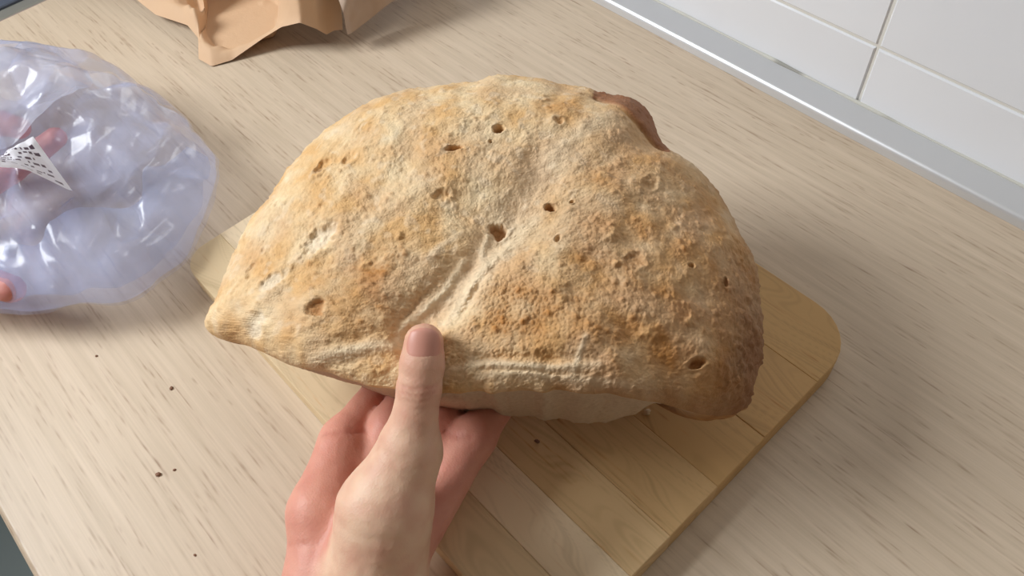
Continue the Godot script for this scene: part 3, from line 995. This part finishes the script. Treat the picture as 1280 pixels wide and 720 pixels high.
func hands() -> void:
	var sk := skin()
	var nailm := mat(srgb(208, 148, 130), 0.45)
	var V := func(a: Array) -> Array:
		var out := []
		for k in range(0, a.size(), 3):
			out.append(Vector3(a[k], a[k + 1], a[k + 2]))
		return out
	var creases := [
		[V.call([-168.0, 122.9, -69.5, -163.7, 124.3, -71.1, -160.5, 124.2, -73.7, -158.8, 123.3, -77.3, -158.5, 121.2, -81.5]), 0.9, 0.6],
		[V.call([-165.6, 122.0, -68.3, -161.9, 122.7, -69.8, -159.1, 122.5, -72.2, -157.5, 121.8, -75.5, -157.1, 120.3, -79.3]), 0.8, 0.55],
		[V.call([-163.0, 120.5, -67.2, -159.8, 120.8, -69.1, -157.6, 120.5, -71.5, -156.1, 119.6, -75.4]), 0.8, 0.4],
		[V.call([-162.0, 103.4, -48.8, -164.0, 96.5, -43.5, -165.5, 91.0, -36.6, -164.6, 88.1, -28.7]), 1.1, 0.5],
		[V.call([-163.7, 105.1, -52.3, -151.7, 104.5, -48.0, -144.8, 101.0, -48.2]), 0.9, 0.45],
		[V.call([-153.1, 99.7, -39.5, -150.3, 100.9, -42.7, -146.1, 100.0, -44.4]), 1.0, 0.35],
		[V.call([-139.0, 94.8, -36.8, -134.0, 89.8, -37.3, -130.1, 81.6, -37.3]), 1.0, 0.3],
		[V.call([-208.4, 62.7, -40.2, -203.9, 64.5, -44.7, -200.5, 61.3, -51.1, -198.9, 55.9, -55.9]), 1.2, 0.8],
		[V.call([-169.5, 58.3, -84.5, -161.9, 60.8, -86.7, -157.4, 61.8, -91.1]), 1.2, 0.8],
		[V.call([-177.1, 55.7, 3.0, -170.2, 61.7, -2.2, -165.9, 62.3, -7.3, -163.9, 61.4, -11.9]), 1.1, 0.6],
	]
	var a := thing("hand", "bare hand gripping the loaf from below, thumb pressed on the crust", "hand")
	obj("skin", hand_mesh(RIGHT_HAND, 1.7, creases, lin(216, 154, 134), lin(226, 190, 162), lin(192, 112, 96)), sk, a)
	var arm := lin(226, 186, 160)
	obj("forearm", hand_mesh([["palm", Vector3(-94, 25, 57), 20.0, Vector3(-30, 42, 190), 33.0], ["palm", Vector3(-82, 28, 46), 20.0, Vector3(-14, 50, 184), 33.0], ["palm", Vector3(-20, 46, 190), 35.0, Vector3(20, 60, 290), 41.0], ["palm", Vector3(20, 60, 290), 41.0, Vector3(150, 300, 360), 48.0]], 6.0, [], arm, arm, lin(206, 150, 128)), sk, a)
	var toward := (Vector3(0, 0.412844, 0) - Vector3(-0.1728, 0.125, -0.086)).normalized()
	var nl := obj("fingernail", nail_mesh(Vector3(-0.1703, 0.1225, -0.0831), Vector3(-0.1751, 0.1274, -0.0888), toward, 0.0091, 58.0, 0.0145, 0.0066), nailm, a)
	nl.set_meta("label", "short pink thumbnail")
	var b := thing("hand", "second hand with fingers seen through the clear plastic bag", "hand")
	obj("forearm", hand_mesh([["palm", Vector3(-400, 155, 270), 27.0, Vector3(-330, 180, 330), 40.0], ["palm", Vector3(-330, 180, 330), 40.0, Vector3(-150, 330, 390), 47.0]], 6.0, [], arm, arm, lin(206, 150, 128)), sk, b)
	obj("skin", hand_mesh(LEFT_HAND, 2.6, [], lin(222, 158, 150), lin(222, 160, 150), lin(206, 122, 116)), sk, b)

# ---------------------------------------------------------------- bags
# crumple: folds of a sheet as a sum of creased planes
func creases_of(n: int, sd: int, spread: float, thin := 0.012, wide := 0.05) -> Array:
	var r := RandomNumberGenerator.new()
	r.seed = sd
	var out := []
	for k in n:
		var a := r.randf() * TAU
		out.append([Vector2(cos(a), sin(a)), r.randf_range(-spread, spread), r.randf_range(0.35, 1.0) * (1.0 if r.randf() < 0.5 else -1.0), r.randf_range(thin, wide)])
	return out

func crumple(p: Vector2, folds: Array) -> float:
	var s := 0.0
	for f in folds:
		var d: float = absf(p.dot(f[0]) - f[1])
		s += f[2] * maxf(0.0, f[3] - d)
	return s

const LABEL_AT := Vector3(-0.4754, 0.0660, -0.0043)
const LABEL_U := Vector3(-0.0090, -0.0000, -0.0397)
const LABEL_V := Vector3(0.0580, -0.0060, 0.0026)
func plastic_bag() -> void:
	var film := mat(Color(0.80, 0.85, 1.0, 0.22), 0.24)
	film.transparency = BaseMaterial3D.TRANSPARENCY_ALPHA
	film.metallic_specular = 0.4
	film.cull_mode = BaseMaterial3D.CULL_DISABLED
	var root := thing("plastic_bag", "crumpled clear bluish plastic bag held by a hand beside the loaf", "plastic bag")
	var ctr := Vector2(-0.545, -0.03)
	var outline := [[-703, -50], [-691, -73], [-662, -88], [-640, -92], [-602, -108], [-551, -116], [-504, -118], [-464, -115], [-447, -108], [-431, -92], [-414, -74], [-396, -49], [-391, -26], [-396, -7], [-408, 14], [-425, 33], [-470, 75], [-540, 95], [-620, 90], [-680, 40]]
	var ang := []
	for o in outline:
		var w := Vector2(o[0], o[1]) * 0.001 - ctr
		ang.append(Vector2(w.angle(), w.length()))
	ang.sort_custom(func(x, y): return x.x < y.x)
	var radius := func(a: float) -> float:
		var n := ang.size()
		for i in n:
			var p: Vector2 = ang[i]
			var q: Vector2 = ang[(i + 1) % n]
			var hi := q.x if i < n - 1 else q.x + TAU
			var aa := a if a >= ang[0].x else a + TAU
			if aa >= p.x and aa <= hi:
				return lerpf(p.y, q.y, (aa - p.x) / maxf(hi - p.x, 1e-5))
		return 0.1
	var folds := creases_of(64, 5, 0.16, 0.008, 0.032)
	var folds2 := creases_of(60, 9, 0.16, 0.006, 0.026)
	var wob := noise(18.0, 77, FastNoiseLite.TYPE_SIMPLEX_SMOOTH, 2)
	var na := 260
	var nr := 110
	for layer in 2:
		var pts := PackedVector3Array()
		for j in nr:
			var s := float(j) / (nr - 1)
			var rho := sin(s * PI / 2)
			for i in na:
				var a := TAU * i / na - PI
				var jag := 1.0 + rho * rho * (0.030 * wob.get_noise_2d(cos(a) * 0.11, sin(a) * 0.11 + 3.0) + 0.022 * absf(sin(a * 7.0 + 1.3 * sin(a * 3.0))) - 0.02)
				var p := Vector2(cos(a), sin(a)) * float(radius.call(a)) * rho * jag * (1.0 if layer == 0 else 0.985)
				var c := crumple(p, folds if layer == 0 else folds2)
				var y: float
				if layer == 0:
					y = 0.026 + 0.054 * pow(maxf(0.0, 1.0 - pow(rho, 2.6)), 0.7) * lerpf(1.2, 0.8, smoothstep(-0.1, 0.1, p.x)) + (c * 0.36 + 0.003) * (1.0 - 0.7 * pow(rho, 8.0)) + 0.004 * wob.get_noise_2d(p.x, p.y)
				else:
					y = maxf(0.0012, 0.026 * pow(rho, 4.0) + 0.012 + absf(c) * 0.3 * (1.0 - pow(rho, 6.0)) - 0.011)
				pts.append(Vector3(p.x + ctr.x + 0.3 * c * (1.0 - rho), y, p.y + ctr.y))
		obj("film", sheet(pts, na, nr, true, layer == 0), film, root)
	# a folded-over, doubled length of film, whiter, with a straight edge
	var fold := mat(Color(0.93, 0.94, 1.0, 0.36), 0.2)
	fold.transparency = BaseMaterial3D.TRANSPARENCY_ALPHA
	fold.metallic_specular = 0.4
	fold.cull_mode = BaseMaterial3D.CULL_DISABLED
	var f3 := creases_of(60, 21, 0.12, 0.006, 0.024)
	var pts := PackedVector3Array()
	for j in 90:
		for i in 120:
			var r2 := sqrt((j + 0.5) / 90.0)
			var a2 := TAU * i / 120.0
			var p := Vector2(-0.070 + 0.078 * r2 * signf(cos(a2)) * pow(absf(cos(a2)), 0.45), 0.006 + 0.062 * r2 * signf(sin(a2)) * pow(absf(sin(a2)), 0.6))
			var rho := minf(1.0, p.length() / (float(radius.call(p.angle()))))
			pts.append(Vector3(ctr.x + p.x, 0.021 + 0.054 * pow(maxf(0.0, 1.0 - pow(rho, 2.6)), 0.7) * lerpf(1.2, 0.8, smoothstep(-0.1, 0.1, p.x)) + crumple(p, f3) * 0.3, ctr.y + p.y))
	obj("film_fold", sheet(pts, 120, 90, true, true), fold, root)
	# gathered film along the side by the loaf, bluer where it lies doubled
	var blue := mat(Color(0.74, 0.82, 1.0, 0.28), 0.22)
	blue.transparency = BaseMaterial3D.TRANSPARENCY_ALPHA
	blue.cull_mode = BaseMaterial3D.CULL_DISABLED
	var f5 := creases_of(50, 41, 0.08, 0.004, 0.014)
	pts = PackedVector3Array()
	for j in 40:
		for i in 90:
			var a := lerpf(-0.75, 0.85, i / 89.0)
			var wide := sin(PI * i / 89.0)
			var rho := 0.955 - (0.10 + 0.26 * wide * (0.75 + 0.25 * sin(a * 9.0))) * (1.0 - j / 39.0)
			var p := Vector2(cos(a), sin(a)) * float(radius.call(a)) * rho
			pts.append(Vector3(ctr.x + p.x, 0.0235 + 0.054 * pow(maxf(0.0, 1.0 - pow(rho, 2.6)), 0.7) * 0.82 + crumple(p, f5) * 0.5, ctr.y + p.y))
	obj("film_fold", sheet(pts, 90, 40, false, true), blue, root)
	# crumpled printed patch
	var im := Image.create(256, 192, false, Image.FORMAT_RGB8)
	im.fill(srgb(232, 230, 236))
	var r := RandomNumberGenerator.new()
	r.seed = 44
	for row in 7:
		var x := 14
		while x < 236:
			var w := r.randi_range(3, 16)
			if r.randf() < 0.72:
				im.fill_rect(Rect2i(x, 22 + row * 22 + r.randi_range(-2, 2), w, r.randi_range(7, 13)), srgb(74, 52, 66))
			x += w + r.randi_range(2, 9)
	var pm := mat(Color.WHITE, 0.4)
	pm.albedo_texture = ImageTexture.create_from_image(im)
	pm.cull_mode = BaseMaterial3D.CULL_DISABLED
	var lp := PackedVector3Array()
	var luv := PackedVector2Array()
	var f4 := creases_of(30, 31, 0.04)
	for j in 40:
		for i in 50:
			var u := -0.5 + i / 49.0
			var v := -0.5 + j / 39.0
			var c := crumple(Vector2(u * 0.05, v * 0.035), f4)
			lp.append(LABEL_AT + LABEL_U * u + LABEL_V * v + Vector3(0, c * 0.3 + 0.009 + 0.004 * sin(u * 5.0), 0))
			luv.append(Vector2(u + 0.5, v + 0.5))
	var patch := obj("printed_label", sheet(lp, 50, 40, false, true, PackedColorArray(), luv), pm, root)
	patch.set_meta("label", "crumpled white patch with dark print")

func paper_bag() -> void:
	var kraft := mat(srgb(214, 178, 142), 0.7)
	with_relief(kraft, bump_texture(0.02, 51, FastNoiseLite.TYPE_SIMPLEX_SMOOTH, 5), 0.03, 9.0)
	kraft.cull_mode = BaseMaterial3D.CULL_DISABLED
	var root := thing("paper_bag", "crumpled brown kraft paper bag lying at the back of the worktop", "paper bag")
	# lower free edge, from the far end to the wall side, then the sheet rises and folds away from it
	var edge := [Vector3(-0.80, 0.03, -0.15), Vector3(-0.735, 0.012, -0.175), Vector3(-0.695, 0.008, -0.178), Vector3(-0.655, 0.010, -0.189), Vector3(-0.637, 0.006, -0.188), Vector3(-0.616, 0.002, -0.175), Vector3(-0.600, 0.001, -0.178), Vector3(-0.593, 0.002, -0.194), Vector3(-0.582, 0.014, -0.224), Vector3(-0.566, 0.026, -0.235), Vector3(-0.548, 0.034, -0.244), Vector3(-0.544, 0.024, -0.255), Vector3(-0.548, 0.012, -0.264), Vector3(-0.5505, 0.010, -0.2735), Vector3(-0.554, 0.004, -0.283)]
	var lift := [0.03, 0.03, 0.035, 0.03, 0.035, 0.05, 0.05, 0.045, 0.04, 0.038, 0.026, 0.03, 0.036, 0.03, 0.028]
	var curve := Curve3D.new()
	for p in edge:
		curve.add_point(p)
	var folds := creases_of(60, 12, 0.2)
	var small := creases_of(110, 14, 0.2, 0.004, 0.014)
	var ns := 170
	var nt := 90
	var len := curve.get_baked_length()
	var pts := PackedVector3Array()
	for j in nt:
		var t := float(j) / (nt - 1)
		for i in ns:
			var s := float(i) / (ns - 1)
			var p := curve.sample_baked(s * len)
			var li: float = lerpf(lift[int(s * 13.999)], lift[int(s * 13.999) + 1], fposmod(s * 13.999, 1.0))
			var away := Vector3(-0.72, 0, -0.69) * 0.24 * t
			var c := 1.35 * crumple(Vector2((s - 0.5) * 0.4, (t - 0.5) * 0.24), folds) + 0.5 * crumple(Vector2((s - 0.5) * 0.4, (t - 0.5) * 0.24), small) * smoothstep(0.02, 0.2, t)
			var y := p.y * pow(1.0 - t, 2.0) + li * 2.0 * sin(minf(1.0, t * 1.6) * PI * 0.5) + c * 0.7 * smoothstep(0.0, 0.12, t)
			pts.append(Vector3(p.x + away.x + c * 0.3 * t, maxf(0.0006, y), p.z + away.z - c * 0.3 * t))
	obj("paper", sheet(pts, ns, nt, false, false), kraft, root)
	# the rolled, shaded side lying on the worktop by the wall
	var f2 := creases_of(26, 17, 0.15)
	pts = PackedVector3Array()
	for j in 40:
		var t := float(j) / 39.0
		for i in 100:
			var s := float(i) / 99.0
			var base := Vector3(-0.541, 0.001, -0.272).lerp(Vector3(-0.560, 0.001, -0.410), s)
			var c := crumple(Vector2((s - 0.5) * 0.2, t * 0.06), f2)
			var a := PI * (0.02 + 0.62 * t)
			pts.append(base + Vector3(-0.72, 0, -0.30) * (0.034 * (1.0 - cos(a))) + Vector3(0, 0.046 * sin(a) * (0.7 + 0.5 * s), 0) + Vector3(0.5, 0.5, 0) * c * 0.8)
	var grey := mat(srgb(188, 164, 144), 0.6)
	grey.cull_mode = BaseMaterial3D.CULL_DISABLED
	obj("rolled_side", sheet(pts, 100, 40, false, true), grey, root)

# ---------------------------------------------------------------- crumbs
func lump(size: float, sd: int, flat: float) -> ArrayMesh:
	var n := noise(1.3, sd, FastNoiseLite.TYPE_SIMPLEX_SMOOTH, 2)
	var pts := PackedVector3Array()
	for j in 9:
		var b := PI * j / 8.0
		for i in 14:
			var a := TAU * i / 14.0
			var d := Vector3(sin(b) * cos(a), cos(b), sin(b) * sin(a))
			var r := size * (1.0 + 0.5 * n.get_noise_3d(d.x * 1.5, d.y * 1.5, d.z * 1.5))
			pts.append(Vector3(d.x * r * 1.3, (d.y * r + size) * flat, d.z * r))
	return sheet(pts, 14, 9, true, false)

func crumbs() -> void:
	var dark := mat(srgb(136, 100, 78), 0.8)
	var pale := mat(srgb(214, 188, 150), 0.9)
	for c in [
		[-0.292, 0.0, 0.035, 0.0016, "dark crust crumb on the bare worktop near its front edge", true],
		[-0.288, 0.0, 0.027, 0.0009, "tiny dark speck just beside the larger dark crumb", true],
		[-0.338, 0.0, 0.002, 0.0013, "brown crumb on the worktop between plastic bag and board", true],
		[-0.394, 0.0, 0.025, 0.0009, "tiny brown crumb on the worktop near the plastic bag", true],
		[-0.236, 0.0, 0.043, 0.0008, "tiny brown speck on the worktop close to its front edge", true],
		[-0.126, 0.018, -0.175, 0.0028, "pale bread crumb under the loaf on the board", false],
		[-0.119, 0.018, -0.181, 0.0022, "smaller pale bread crumb beside another under the loaf", false],
		[-0.149, 0.018, -0.126, 0.0014, "dark crust flake on a board plank near the hand", true],
	]:
		var o := obj("crumb", lump(c[3] * 0.75, int(absf(c[0]) * 9000.0), 0.55), dark if c[5] else pale)
		o.position = Vector3(c[0], c[1], c[2])
		o.rotation.y = c[0] * 40.0
		tag(o, c[4], "crumb", "crumbs fallen on worktop and board")
